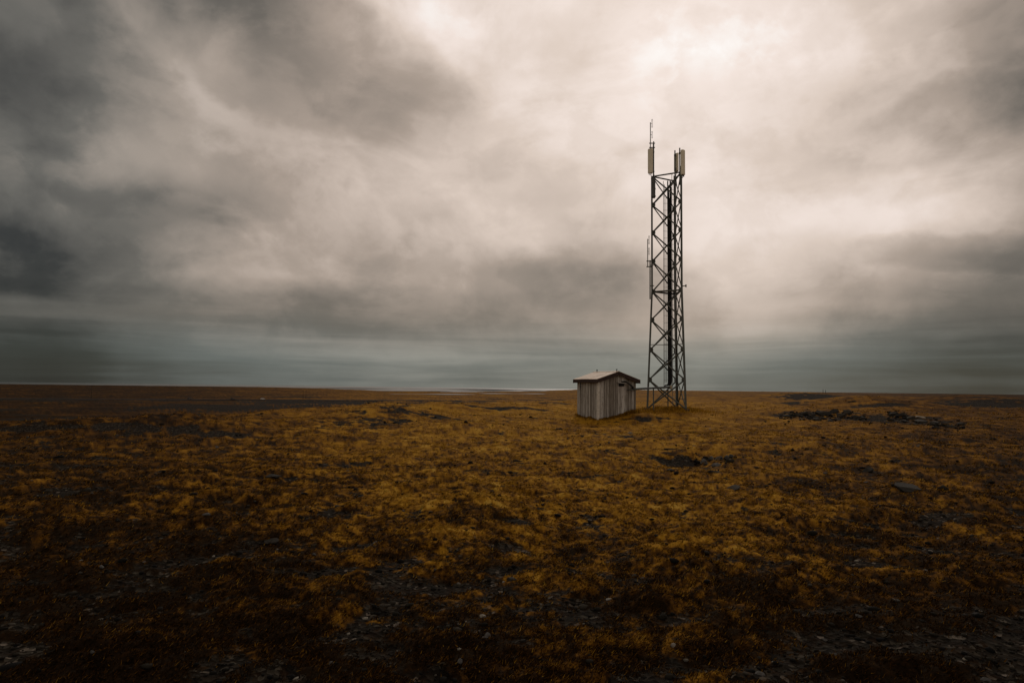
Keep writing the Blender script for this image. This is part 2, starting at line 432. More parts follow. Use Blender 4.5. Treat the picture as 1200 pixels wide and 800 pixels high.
# ------------------------------------------------------------------ materials
GOLD = [(0, (.012, .007, .003, 1)), (.2, (.030, .0142, .004, 1)), (.42, (.088, .039, .0055, 1)), (.64, (.20, .094, .009, 1)), (.85, (.31, .158, .013, 1)), (1, (.37, .22, .035, 1))]
def ground_mat(gg):
    co = gg.n('ShaderNodeTexCoord').outputs['Object']
    ms = gg.n('ShaderNodeAttribute', attribute_name='moss').outputs['Fac']
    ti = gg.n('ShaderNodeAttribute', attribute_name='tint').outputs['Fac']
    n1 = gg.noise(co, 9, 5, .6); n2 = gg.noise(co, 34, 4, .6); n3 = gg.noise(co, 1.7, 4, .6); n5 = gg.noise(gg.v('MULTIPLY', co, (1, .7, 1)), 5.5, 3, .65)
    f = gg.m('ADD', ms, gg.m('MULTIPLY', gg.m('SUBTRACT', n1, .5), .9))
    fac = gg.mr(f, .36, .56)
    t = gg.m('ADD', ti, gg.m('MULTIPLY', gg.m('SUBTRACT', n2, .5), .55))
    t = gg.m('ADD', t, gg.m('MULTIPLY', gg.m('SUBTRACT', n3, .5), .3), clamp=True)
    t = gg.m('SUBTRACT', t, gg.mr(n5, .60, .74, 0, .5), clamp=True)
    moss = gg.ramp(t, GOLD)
    vo = gg.n('ShaderNodeTexVoronoi', {'Vector': co, 'Scale': 28.0})
    vs = gg.n('ShaderNodeSeparateColor', {0: vo.outputs['Color']})
    gv = gg.ramp(vs.outputs[0], [(0, (.005, .004, .003, 1)), (.5, (.012, .010, .0075, 1)), (.82, (.022, .0185, .014, 1)), (.96, (.05, .043, .032, 1)), (1, (.12, .10, .08, 1))])
    gv = gg.mix(gg.mr(n1, .45, .75, 0, .6), gv, (.028, .013, .005, 1))
    colr = gg.mix(fac, gv, moss)
    hh = gg.m('ADD', gg.m('MULTIPLY', n2, .5), gg.m('MULTIPLY', vo.outputs['Distance'], gg.m('SUBTRACT', 1.0, fac)))
    bp = gg.n('ShaderNodeBump', {'Strength': .55, 'Distance': .03, 'Height': hh}).outputs[0]
    return pbsdf(gg, Base_Color=colr, Roughness=.95, Specular_IOR_Level=.02, Normal=bp)
M_GROUND = mat('moss and gravel', ground_mat)

def blade_mat(gg):
    ti = gg.n('ShaderNodeAttribute', attribute_name='tint').outputs['Fac']
    c = gg.ramp(ti, GOLD)
    d = gg.n('ShaderNodeBsdfDiffuse', {0: c}).outputs[0]
    t = gg.n('ShaderNodeBsdfTranslucent', {0: c}).outputs[0]
    return gg.n('ShaderNodeMixShader', {0: .5, 1: d, 2: t}).outputs[0]
M_BLADE = mat('dry moss blades', blade_mat)

def stone_mat(lo, hi, warmth=0.0):
    def f(gg):
        co = gg.n('ShaderNodeTexCoord').outputs['Object']
        rnd = gg.n('ShaderNodeObjectInfo').outputs['Random']
        n1 = gg.noise(co, 6, 6, .65); n2 = gg.noise(co, 40, 4, .6)
        k = gg.m('ADD', gg.m('MULTIPLY', n1, .7), gg.m('MULTIPLY', rnd, .35))
        c = gg.ramp(k, [(.2, (lo, lo * .98, lo * .94, 1)), (.8, (hi, hi * (.96 - warmth * .1), hi * (.9 - warmth * .25), 1))])
        c = gg.mix(gg.mr(n2, .6, .75, 0, .5), c, (hi * .5, hi * .42, hi * .22, 1))
        bp = gg.n('ShaderNodeBump', {'Strength': .5, 'Distance': .02, 'Height': n2}).outputs[0]
        return pbsdf(gg, Base_Color=c, Roughness=.9, Specular_IOR_Level=.1, Normal=bp)
    return f
M_STONE = mat('dark basalt', stone_mat(.014, .058, .8))
M_PALE = mat('pale stone', stone_mat(.16, .36, 1))
M_GREY = mat('grey stone', stone_mat(.05, .13))
def pebble_mat(gg):
    t = gg.n('ShaderNodeAttribute', attribute_name='tint').outputs['Fac']
    c = gg.ramp(t, [(0, (.006, .006, .006, 1)), (.6, (.012, .0105, .008, 1)), (.9, (.024, .021, .016, 1)), (.98, (.06, .054, .044, 1)), (1, (.22, .20, .165, 1))])
    return pbsdf(gg, Base_Color=c, Roughness=.95, Specular_IOR_Level=.04)
M_PEB = mat('gravel stones', pebble_mat)

def wood(gg):
    co = gg.n('ShaderNodeTexCoord').outputs['Object']
    rnd = gg.n('ShaderNodeObjectInfo').outputs['Random']
    off = gg.n('ShaderNodeCombineXYZ', {0: gg.m('MULTIPLY', rnd, 37.0), 1: gg.m('MULTIPLY', rnd, 91.0), 2: gg.m('MULTIPLY', rnd, 53.0)}).outputs[0]
    v = gg.v('ADD', gg.v('MULTIPLY', co, (46, 46, 1.5)), off)
    n1 = gg.noise(v, 1.0, 6, .65, .3)
    n2 = gg.noise(gg.v('ADD', gg.v('MULTIPLY', co, (7, 7, 3)), off), 1.0, 4, .6)
    k = gg.m('ADD', gg.m('MULTIPLY', n1, .62), gg.m('MULTIPLY', gg.m('SUBTRACT', rnd, .46), .24))
    c = gg.ramp(k, [(.08, (.07, .061, .050, 1)), (.24, (.20, .178, .148, 1)), (.38, (.43, .41, .375, 1)), (.53, (.72, .695, .65, 1))])
    c = gg.mix(gg.mr(n2, .48, .72, 0, .65), c, (.17, .14, .11, 1))
    bp = gg.n('ShaderNodeBump', {'Strength': .6, 'Distance': .006, 'Height': n1}).outputs[0]
    return pbsdf(gg, Base_Color=c, Roughness=.85, Specular_IOR_Level=.2, Normal=bp)
M_WOOD = mat('weathered grey board', wood)
def flatm(c, rough, c2=None, scale=6, metal=0.0, spec=.3):
    def f(gg):
        co = gg.n('ShaderNodeTexCoord').outputs['Object']
        n = gg.noise(co, scale, 6, .65)
        b = c2 or tuple(x * .55 for x in c[:3]) + (1,)
        col = gg.mix(gg.mr(n, .35, .7), c, b)
        bp = gg.n('ShaderNodeBump', {'Strength': .25, 'Distance': .01, 'Height': n}).outputs[0]
        return pbsdf(gg, Base_Color=col, Roughness=rough, Metallic=metal, Specular_IOR_Level=spec, Normal=bp)
    return f
M_FASCIA = mat('dark red brown trim', flatm((.028, .015, .012, 1), .7, (.05, .03, .024, 1)))
M_DARK = mat('black lining and opening shade', flatm((.012, .012, .011, 1), .9))
M_ROOF = mat('tan roofing sheet', flatm((.60, .475, .365, 1), .6, (.44, .345, .26, 1), 3))
M_STEEL = mat('dull dark galvanised steel', flatm((.115, .125, .112, 1), .6, (.07, .076, .066, 1), 5, .2))
M_STEEL2 = mat('pale galvanised steel', flatm((.26, .26, .25, 1), .5, (.16, .16, .15, 1), 6, .5))
M_CABLE = mat('black cable sheath', flatm((.010, .010, .010, 1), .6, (.016, .016, .015, 1)))
M_RADOME = mat('beige fibreglass', flatm((.84, .77, .60, 1), .45, (.78, .70, .53, 1), 3))
M_UNIT = mat('dark grey radio casing', flatm((.07, .07, .066, 1), .5, (.05, .05, .047, 1)))
M_CONC = mat('weathered concrete', flatm((.06, .058, .052, 1), .9, (.03, .028, .025, 1), 8))
M_BRASS = mat('tan connector box', flatm((.42, .36, .24, 1), .6))
M_ROAD = mat('dark asphalt', flatm((.03, .028, .025, 1), .9, (.018, .016, .014, 1), .2))
M_SPIT = mat('dark wet sand', flatm((.045, .035, .024, 1), .95, (.03, .024, .016, 1), .02, spec=.05))
M_GLASS = mat('dark car glass', flatm((.01, .011, .012, 1), .08, spec=.6))
M_BLACKCAR = mat('black car paint', flatm((.012, .012, .013, 1), .3, spec=.5))
M_WHITECAR = mat('white car paint', flatm((.75, .74, .72, 1), .35, (.7, .69, .66, 1)))
M_RUBBER = mat('tyre rubber', flatm((.012, .012, .012, 1), .8))
def water(gg):
    co = gg.n('ShaderNodeTexCoord').outputs['Object']
    n = gg.noise(gg.v('MULTIPLY', co, (.05, .15, 1)), 1, 4, .6)
    bp = gg.n('ShaderNodeBump', {'Strength': .12, 'Distance': .5, 'Height': n}).outputs[0]
    return pbsdf(gg, Base_Color=(.02, .03, .032, 1), Roughness=.36, Specular_IOR_Level=.6, Normal=bp)
M_WATER = mat('grey sea water', water)

# ------------------------------------------------------------------ ground mesh (one sheet to the horizon)
aa = np.concatenate([np.radians(np.arange(-180, -44, 3.0)), np.radians(np.arange(-44, 44.001, .105)), np.radians(np.arange(47, 180.1, 3.0))])
y_near = np.arange(1000, 52, -1.5)
y_near = np.concatenate([np.geomspace(1400, 420, 25), np.arange(418, 52, -1.25)])
r1 = 1.7 * 800 / y_near
r2 = [r1[-1]]
while r2[-1] < 450: r2.append(r2[-1] * 1.013)
while r2[-1] < 70000: r2.append(r2[-1] * 1.045)
rr = np.concatenate([r1, r2[1:]])
A, RR = np.meshgrid(aa, rr)
X, Y = RR * np.sin(A), RR * np.cos(A)
cell = np.maximum(np.gradient(rr)[:, None] * np.ones_like(A), RR * .0021)
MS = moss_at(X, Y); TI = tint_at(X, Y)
Z = base_h(X, Y) + fine_h(X, Y, cell, MS)
# the coast: west and north-west of the hill the plain slips under the sea
shore = np.interp(A, np.radians([-60, -37, -20, -15, -10.5, -3, 2.5, 5, 8]), [6800, 7000, 6600, 4300, 2700, 2650, 4200, 12000, 90000])
shore = shore * (1 + .06 * perlin(A * 40, A * 0 + 2.2))
Z = np.where(RR > shore, np.minimum(Z, -17.5), Z)
nr, na = X.shape
idx = np.arange(nr * na).reshape(nr, na)
q = np.stack([idx[:-1, :-1], idx[:-1, 1:], idx[1:, 1:], idx[1:, :-1]], -1).reshape(-1, 4)[:, ::-1]
me = big_mesh('ground', np.stack([X, Y, Z], -1).reshape(-1, 3), q, 4, M_GROUND, True)
# fill under the viewer's feet
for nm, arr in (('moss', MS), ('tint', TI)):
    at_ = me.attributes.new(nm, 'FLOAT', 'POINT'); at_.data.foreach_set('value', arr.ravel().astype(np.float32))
ground_o = link('ground', me)
tag(ground_o, kind='structure')
n = 64
feet = MB(); r_in = rr[0] * 1.2
feet.poly([(0, 0, H(0, .5) - .02)] + [(r_in * math.sin(2 * math.pi * i / n), r_in * math.cos(2 * math.pi * i / n), H(r_in * math.sin(2 * math.pi * i / n), r_in * math.cos(2 * math.pi * i / n)) - .03) for i in range(n)],
          [(0, 1 + (i + 1) % n, 1 + i) for i in range(n)])
tag(feet.build('ground_near_viewer', M_GROUND), kind='structure')

sea = MB()
sn = 96
sea.poly([(0, 4000, -16.4)] + [(120000 * math.sin(t), 120000 * math.cos(t), -16.4) for t in np.linspace(-math.pi, R(30), sn)], [(0, 1 + i + 1, 1 + i) for i in range(sn - 1)])
tag(sea.build('sea', M_WATER), kind='structure')
def lagoon(x0, x1, y0, y1, thick, k=28, mt=None, name='lagoon', zz=PLAIN + .75):
    """a strip of standing water on the plain"""
    up_, lo_ = [], []
    for i in range(k + 1):
        t = i / k
        px, py = x0 + (x1 - x0) * t, y0 + (y1 - y0) * t
        w_ = thick * (math.sin(math.pi * t) ** .6) * (.6 + .4 * math.sin(7 * t + x0)) / 2
        for sgn, L in ((-1, up_), (1, lo_)):
            d = ray(px, py + sgn * w_)
            kk = (zz - EYE) / d.z
            L.append((d.x * kk, d.y * kk, zz))
    mb = MB(); mb.poly(up_ + lo_, [(i, i + 1, k + 1 + i + 1, k + 1 + i) for i in range(k)])
    return tag(mb.build(name, mt or M_WATER), kind='structure')
for a_ in ((455, 560, 461.4, 462.0, .9), (560, 640, 460.8, 461.2, .8)): lagoon(*a_)
# low dark spits lying in the shallows
for a_ in ((330, 470, 454.1, 455.6, .9), (468, 610, 455.4, 456.9, 1.4), (500, 650, 457.7, 459.2, 1.2), (410, 530, 457.6, 458.6, .9), (540, 680, 456.6, 457.6, 1.0), (585, 700, 459.3, 460.2, 1.2), (610, 700, 458.0, 458.6, .9)): lagoon(*a_, mt=M_SPIT, name='sandbank', zz=-16.0)

# far road on a low bank
def road_pts():
    out = []
    for px, py in ((-260, 463.6), (0, 466.9), (110, 467.4), (200, 467.8), (330, 468.3), (420, 468.7), (500, 468.9)):
        d = ray(px, py); k = (PLAIN + .9 - EYE) / d.z
        out.append((d.x * k, d.y * k))
    return out
rp = road_pts()
mb = MB()
for i, (x, y) in enumerate(rp):
    a, b = rp[max(i - 1, 0)], rp[min(i + 1, len(rp) - 1)]
    t = Vector((b[0] - a[0], b[1] - a[1], 0)).normalized(); nn = Vector((-t.y, t.x, 0))
    for o, z in ((-6.5, PLAIN - 1.5), (-3.6, PLAIN + 1.15), (3.6, PLAIN + 1.15), (6.5, PLAIN - 1.5)): mb.v.append(tuple(Vector((x, y, z)) + nn * o))
for i in range(len(rp) - 1):
    for j in range(3): mb.f.append((4 * i + j, 4 * i + 4 + j, 4 * i + 5 + j, 4 * i + 1 + j))
tag(mb.build('road', M_ROAD), kind='structure')

# ------------------------------------------------------------------ moss blades and gravel (nobody could count them)
def scatter(nc, y_hi, y_lo, spread=44):
    yy = rng.uniform(y_lo, y_hi, nc)
    r = 1.7 * 800 / yy
    a = np.radians(rng.uniform(-spread, spread, nc))
    return r * np.sin(a), r * np.cos(a), r
def blades():
    x, y, r = scatter(230000, 470, 19)
    ms = moss_at(x, y)
    keep = rng.random(len(x)) < sstep(.34, .62, ms + .3 * (perlin(x * 6, y * 6)))
    x, y, r, ms = x[keep], y[keep], r[keep], ms[keep]
    nb = 5
    k = len(x)
    bx = np.repeat(x, nb) + rng.normal(0, 1, k * nb) * (.018 + .0016 * np.repeat(r, nb))
    by = np.repeat(y, nb) + rng.normal(0, 1, k * nb) * (.018 + .0016 * np.repeat(r, nb))
    br = np.repeat(r, nb)
    bz = full_h(bx, by) - .006
    L = (.023 + .0014 * br) * rng.uniform(.5, 1.5, k * nb)
    Wd = (.0026 + .00052 * br) * rng.uniform(.7, 1.4, k * nb)
    lean = rng.normal(1.2, .3, k * nb)          # combed by the wind towards the east
    ang = rng.normal(.2, 1.0, k * nb)
    straw = rng.random(k * nb) < .03
    L = np.where(straw, L * 1.35, L); Wd = np.where(straw, Wd * .6, Wd); lean = np.where(straw, lean * .6, lean)
    tx, ty = np.sin(lean) * np.cos(ang), np.sin(lean) * np.sin(ang)
    tz = np.abs(np.cos(lean)) * .8 + .10
    wa = rng.uniform(0, 2 * np.pi, k * nb)
    wx, wy = np.cos(wa) * Wd, np.sin(wa) * Wd
    v = np.stack([np.stack([bx - wx, by - wy, bz], -1), np.stack([bx + wx, by + wy, bz], -1), np.stack([bx + tx * L, by + ty * L, bz + tz * L], -1)], 1).reshape(-1, 3)
    f = np.arange(len(v)).reshape(-1, 3)
    me = big_mesh('moss', v, f, 3, M_BLADE)
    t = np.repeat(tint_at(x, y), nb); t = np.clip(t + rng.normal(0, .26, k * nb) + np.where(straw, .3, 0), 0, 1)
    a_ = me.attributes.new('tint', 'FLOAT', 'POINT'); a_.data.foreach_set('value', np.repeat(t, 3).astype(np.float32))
    tag(link('moss', me), 'golden and rust brown moss carpet covering the plain', 'moss', kind='stuff')
blades()

bm = bmesh.new(); bmesh.ops.create_icosphere(bm, subdivisions=1, radius=1)
ICO_V = np.array([v.co[:] for v in bm.verts]); bm.verts.index_update(); ICO_F = np.array([[v.index for v in f.verts] for f in bm.faces]); bm.free()
bm = bmesh.new(); bmesh.ops.create_icosphere(bm, subdivisions=3, radius=1)
ICO3_V = np.array([v.co[:] for v in bm.verts]); bm.verts.index_update(); ICO3_F = [[v.index for v in f.verts] for f in bm.faces]; bm.free()
def pebbles():
    x, y, r = scatter(42000, 470, 22)
    ms = moss_at(x, y)
    keep = rng.random(len(x)) < np.where(ms < .45, .5, np.where((r > 7) & (r < 45), .10, .04))
    x, y, r = x[keep], y[keep], r[keep]
    ex = []
    for x0, y0, x1, y1, sp, n_ in ((912, 488, 1016, 488, 3.0, 240), (1040, 487, 1132, 502, 2.6, 240), (815, 541, 862, 542, 4, 160)):
        for _ in range(n_):
            t = random.random(); ex.append(ground(x0 + (x1 - x0) * t, y0 + (y1 - y0) * t + random.gauss(0, sp)))
    ex = np.array(ex); x = np.append(x, ex[:, 0]); y = np.append(y, ex[:, 1]); r = np.hypot(x, y)
    k = len(x)
    s = (.004 + .0011 * r) * np.exp(rng.normal(0, .5, k))
    z = full_h(x, y) + s * .15
    ca = rng.uniform(0, 2 * np.pi, k)
    jit = rng.uniform(.72, 1.25, (k, len(ICO_V), 1))
    v = ICO_V[None] * jit * np.stack([rng.uniform(.8, 1.5, k), rng.uniform(.7, 1.1, k), rng.uniform(.4, .75, k)], -1)[:, None, :] * s[:, None, None]
    vx = v[..., 0] * np.cos(ca)[:, None] - v[..., 1] * np.sin(ca)[:, None]
    vy = v[..., 0] * np.sin(ca)[:, None] + v[..., 1] * np.cos(ca)[:, None]
    v = np.stack([vx + x[:, None], vy + y[:, None], v[..., 2] + z[:, None]], -1)
    f = ICO_F[None] + (np.arange(k) * len(ICO_V))[:, None, None]
    me = big_mesh('gravel', v.reshape(-1, 3), f.reshape(-1, 3), 3, M_PEB)
    a_ = me.attributes.new('tint', 'FLOAT', 'POINT'); a_.data.foreach_set('value', np.repeat(rng.random(k), len(ICO_V)).astype(np.float32))
    tag(link('gravel', me), 'small dark gravel stones strewn between the moss', 'gravel', kind='stuff')
pebbles()

# ------------------------------------------------------------------ rocks, each a thing
def rock_mesh(seed, mt):
    rg = np.random.default_rng(seed)
    v = ICO3_V.copy()
    for _ in range(22):                                   # split faces
        nrm = rg.normal(0, 1, 3); nrm /= np.linalg.norm(nrm); dcut = rg.uniform(.42, .8)
        o = np.maximum(v @ nrm - dcut, 0); v -= o[:, None] * nrm
    v *= (1 + .07 * perlin(v[:, 0] * 2.3 + seed, v[:, 1] * 2.3 + v[:, 2] * 1.7) + .03 * perlin(v[:, 0] * 6 + seed, v[:, 2] * 6 - v[:, 1] * 4))[:, None]
    me = bpy.data.meshes.new('rock'); me.from_pydata(v.tolist(), [], ICO3_F); me.materials.append(mt)
    return me
ROCKS = {'dark': [rock_mesh(i, M_STONE) for i in range(6)], 'grey': [rock_mesh(20 + i, M_GREY) for i in range(4)], 'pale': [rock_mesh(40 + i, M_PALE) for i in range(4)]}
def rock(px, py, wpx, hpx, kind, label, group=None, name='rock', sink=.44):
    x, y = ground(px, py)
    d = math.hypot(x, y)
    o = link(name, random.choice(ROCKS[kind]))
    sx = wpx / 2 / FOC * d * 1.1; sz = hpx / 2 / FOC * d * 1.35
    o.scale = (sx, max(sx * .7, sz), sz)
    o.location = (x, y, H(x, y) + sz * (1 - sink * 2) * .6)
    o.rotation_euler = (random.uniform(-.15, .15), random.uniform(-.18, .18), random.choice((0, math.pi)) + random.uniform(-.4, .4))
    tag(o, label, 'rock', group)
    return o
LONG, SLOPE, HOLLOW = [], [], []
for px, py, w, h in [(922, 488, 12, 5), (934, 487, 12, 5), (944, 486, 11, 6), (951, 489, 14, 5), (960, 484, 12, 6), (968, 487, 16, 8), (978, 484, 14, 8), (985, 488, 15, 7),
                     (993, 485, 14, 8), (1001, 489, 14, 6), (1010, 490, 14, 5), (958, 493, 16, 5), (972, 494, 13, 5), (940, 492, 10, 4), (915, 490, 8, 3)]:
    LONG.append(rock(px, py, w, h, 'dark', 'dark flat-topped stone', 'stones of the long outcrop'))
for px, py, w, h in [(1048, 487, 14, 6), (1058, 488, 14, 7), (1068, 491, 14, 6), (1080, 495, 18, 7), (1092, 498, 18, 7), (1104, 501, 16, 6), (1116, 502, 16, 5), (1127, 499, 12, 5),
                     (1072, 498, 12, 5), (1060, 494, 10, 4), (1096, 503, 12, 4)]:
    SLOPE.append(rock(px, py, w, h, 'dark', 'dark angular stone', 'stones of the sloping outcrop'))
rock(1079, 489.5, 14, 4, 'pale', 'pale flat slab on the crest of the sloping dark outcrop')
rock(1095, 495.5, 11, 3, 'grey', 'grey tilted slab below the pale slab in the sloping outcrop')
for px, py, w, h in [(824, 541, 10, 6), (834, 540, 10, 6), (843, 542, 9, 6), (852, 541, 10, 6), (828, 547, 9, 5), (840, 548, 12, 5), (857, 538, 7, 6)]:
    HOLLOW.append(rock(px, py, w, h, 'grey', 'small grey stone', 'stones at the end of the hollow'))
ORD = 'first second third fourth fifth sixth seventh eighth ninth tenth eleventh twelfth thirteenth fourteenth fifteenth'.split()
for lst, txt in ((LONG, '%s dark flat-topped stone from the tower end of the long low outcrop'), (SLOPE, '%s dark angular stone from the tower end of the sloping outcrop'),
                 (HOLLOW, '%s small grey stone from the tower end of the cluster by the dark hollow')):
    for i, o in enumerate(sorted(lst, key=lambda o: o.location.x / o.location.y)):
        o['label'] = txt % ORD[i]
rock(1065, 579, 38, 10, 'dark', 'broad low dark boulder with mossy top in the moss', name='boulder')
rock(1018, 552, 17, 7, 'dark', 'small dark boulder alone in moss below the outcrops', name='boulder')
rock(785, 554, 11, 6, 'dark', 'lone black stone just below the dark hollow')
rock(836, 555, 18, 4, 'dark', 'long flat black stone below the cluster of grey stones')
rock(600, 682, 18, 8, 'dark', 'smooth black stone with a pale pebble at its side')
rock(590, 683, 4, 4, 'pale', 'tiny pale pebble beside the smooth black stone', name='pebble')
rock(565, 723, 11, 6, 'pale', 'pale beige stone half buried in moss in the foreground centre')
rock(570, 758, 12, 9, 'grey', 'rounded grey stone in the gravel below the pale beige stone')
rock(714, 704, 10, 5, 'pale', 'pale tan pointed stone on dark gravel')
rock(789, 757, 10, 6, 'pale', 'tan stone near the bottom edge, beyond the dark gravel')
rock(892, 793, 13, 9, 'grey', 'grey rounded stone at the bottom edge of the view')
rock(1132, 774, 9, 5, 'pale', 'small pale stone in the dark lower corner')
rock(1155, 792, 9, 5, 'grey', 'small grey stone in the bottom corner beside the pale stone')
rock(538, 790, 9, 7, 'grey', 'grey stone among pebbles at the bottom centre edge')
rock(320, 562, 28, 5, 'dark', 'wide flat dark stone sunk in moss left of centre')
rock(605, 540, 13, 5, 'dark', 'black hump of stone in golden moss below the hut')
rock(240, 617, 10, 4, 'grey', 'grey stone in the dark gravel stretch on the left')
rock(320, 640, 22, 7, 'dark', 'broad dark stone at the end of the left gravel stretch')
rock(860, 575, 26, 6, 'dark', 'low dark stone ridge in moss below the grey stones')
rock(1000, 471, 10, 4, 'dark', 'small black stone on the crest behind the long outcrop')
for i in range(80):
    px = random.uniform(20, 1180); py = 514 + 280 * random.random() ** 1.2
    s = random.uniform(4, 9) * (.6 + (py - 480) / 420)
    kd = random.choice(('dark', 'dark', 'dark', 'grey'))
    where = ('near the left edge', 'well left of the hut', 'in line below the hut', 'in line below the mast', 'below the outcrops')[min(4, int(np.searchsorted([260, 560, 750, 900], px)))]
    how = 'far off' if py < 570 else 'halfway out' if py < 680 else 'close to the viewer'
    rock(px, py, s, s * random.uniform(.35, .55), kd, 'small loose %s stone in the moss %s, %s' % (kd, where, how), 'loose stones in the moss')

# ------------------------------------------------------------------ hut
HD = 36.0
corner = at(701, 490, HD)
TH = R(27)
gx, gy = ground(701, 488)
hut = empty('hut', (corner.x, HD, corner.z), TH)
tag(hut, 'small weathered grey plank hut with low gabled roof beside the lattice tower', 'hut')
WG, LS = 2.45, 2.05              # gable width, side length
EV, AP = 2.03, 2.41              # wall height at eave, at apex
def roofz(x): return AP - (AP - EV) * abs(x - WG / 2) / (WG / 2)
core = MB()
t = .03
core.poly([(t, t, -.35), (WG - t, t, -.35), (WG - t, LS - t, -.35), (t, LS - t, -.35), (t, t, EV - .02), (WG - t, t, EV - .02), (WG - t, LS - t, EV - .02), (t, LS - t, EV - .02), (WG / 2, t, AP - .03), (WG / 2, LS - t, AP - .03)],
          [(3, 2, 1, 0), (0, 1, 5, 8, 4), (2, 3, 7, 9, 6), (1, 2, 6, 9, 8, 5), (3, 0, 4, 8, 9, 7)])
core.build('inner_wall', M_DARK, hut)
def plank(x0, x1, face, d, zt, zb=-.35, cut=0.0, proud=0.0):
    """vertical board; face 0 = front gable, 1 = near side, 2 = rear gable, 3 = far side"""
    mb = MB()
    def P(u, w, z):
        if face == 0: return (u, t - w, z)
        if face == 1: return (t - w, u, z)
        if face == 2: return (u, LS - t + w, z)
        return (WG - t + w, u, z)
    z0, z1 = zt(x0), zt(x1) - cut
    a, b = .002 , d + proud
    mb.hexa([P(x0, a, zb), P(x1, a, zb), P(x1, b, zb), P(x0, b, zb), P(x0, a, z0), P(x1, a, z1), P(x1, b, z1), P(x0, b, z0)])
    return mb.build('plank', M_WOOD, hut)
for face, ln in ((0, WG), (1, LS), (2, WG), (3, LS)):
    u = .0 if face in (0, 2) else .001
    i = 0
    while u < ln - .03:
        w_ = random.uniform(.062, .11)
        if ln - (u + w_) < .06: w_ = ln - u
        zt = (lambda x: roofz(x) - .015) if face in (0, 2) else (lambda x: EV - .015)
        cut = 0.0; zz = zt
        if face == 1 and LS - .42 < u + w_ / 2 < LS - .24:        # the short split board under the eave
            zz = lambda x, z0=zt: z0(x) - .42
            cut = .3
        plank(u + .003, u + w_ - .005, face, .022, zz, cut=cut, proud=random.choice((0, .003, .006, .012)))
        if face < 2 and random.random() < .12 and not cut:
            uu = u + w_
            plank(uu - .022, uu + .022, face, .042, zz, proud=random.uniform(0, .006))
        u += w_; i += 1
cb = MB().box((-.045, -.045, -.35), (.06, -.001, EV - .03)); cb.box((-.045, .001, -.35), (-.002, .075, EV - .03))
M_PALEWOOD = mat('pale bleached board', flatm((.66, .63, .56, 1), .85, (.45, .42, .37, 1), 9))
tag(cb.build('corner_board', M_PALEWOOD, hut), 'pale grey corner board')
# roof: two slopes of lapped sheets on a dark frame
OH, OE = .15, .16                # overhang at the gables and at the eaves
sl = (AP - EV) / (WG / 2)
def rz(x): return AP + .02 - sl * abs(x - WG / 2)
for sgn in (-1, 1):
    xe = WG / 2 + sgn * (WG / 2 + OE)
    deck_ = MB()
    pts = []
    for z_ in (0, .05):
        for (x, y) in ((WG / 2 + sgn * .004, -OH + .03), (xe, -OH + .03), (xe, LS + OH - .03), (WG / 2 + sgn * .004, LS + OH - .03)): pts.append((x, y, rz(x) + z_))
    deck_.hexa(pts); deck_.build('roof_deck', M_FASCIA, hut)
    ns = 3
    for k in range(ns):
        y0 = -OH + (LS + 2 * OH) * k / ns; y1 = -OH + (LS + 2 * OH) * (k + 1) / ns + (.05 if k < ns - 1 else 0)
        sh = MB(); pts = []
        lift = .053 + .007 * (k % 2)
        for z_ in (lift, lift + .012):
            for (x, y) in ((WG / 2 + sgn * .006, y0), (xe + sgn * .03, y0), (xe + sgn * .03, y1), (WG / 2 + sgn * .006, y1)): pts.append((x, y, rz(x) + z_))
        sh.hexa(pts); sh.build('roof_sheet', M_ROOF, hut)
    fb = MB(); fb.box((min(xe, xe + sgn * .025), -OH + .02, rz(xe) - .14), (max(xe, xe + sgn * .025), LS + OH - .02, rz(xe) + .05)); fb.build('fascia_board', M_FASCIA, hut)
    for yy in (-OH, LS + OH - .028):
        bb = MB(); pts = []
        for z_ in (-.145, .052):
            for (x, y) in ((WG / 2 + sgn * .012, yy), (xe + sgn * .03, yy), (xe + sgn * .03, yy + .028), (WG / 2 + sgn * .012, yy + .028)): pts.append((x, y, rz(x) + z_))
        bb.hexa(pts); bb.build('barge_board', M_FASCIA, hut)
rc_ = MB(); pts = []
for dz_ in (.068, .084):
    pts.append([(WG / 2 - .11, rz(WG / 2 - .11) + dz_), (WG / 2, rz(WG / 2) + dz_), (WG / 2 + .11, rz(WG / 2 + .11) + dz_)])
ring = pts[0] + pts[1][::-1]
v_ = [(x, yy, z) for yy in (-OH + .05, LS + OH) for (x, z) in ring]
rc_.poly(v_, [(0, 1, 2, 3, 4, 5)[::-1], (6, 7, 8, 9, 10, 11)] + [(i, (i + 1) % 6, 6 + (i + 1) % 6, 6 + i) for i in range(6)])
rc_.build('ridge_cap', M_ROOF, hut)
for yy in (.02, LS * .92):
    kb = MB().tube([(WG / 2 - .03, yy, AP + .08), (WG / 2 - .03, yy, AP + .17)], .022).tube([(WG / 2 - .03, yy, AP + .17), (WG / 2 - .03, yy, AP + .20)], .045)
    kb.build('ridge_knob', M_DARK, hut)
# cable entry on the gable: a small ledge over a black block painting the opening's shade
hole = MB().box((1.30, -.045, 1.70), (1.64, -.001, 1.85)); hole.build('cable_opening_shade', M_DARK, hut)
led = MB().hexa([(1.2, -.14, 1.87), (1.72, -.14, 1.84), (1.72, -.02, 1.87), (1.2, -.02, 1.90), (1.2, -.14, 1.89), (1.72, -.14, 1.86), (1.72, -.02, 1.89), (1.2, -.02, 1.92)])
tag(led.build('ledge_board', M_WOOD, hut), 'pale little ledge board over the cable opening')

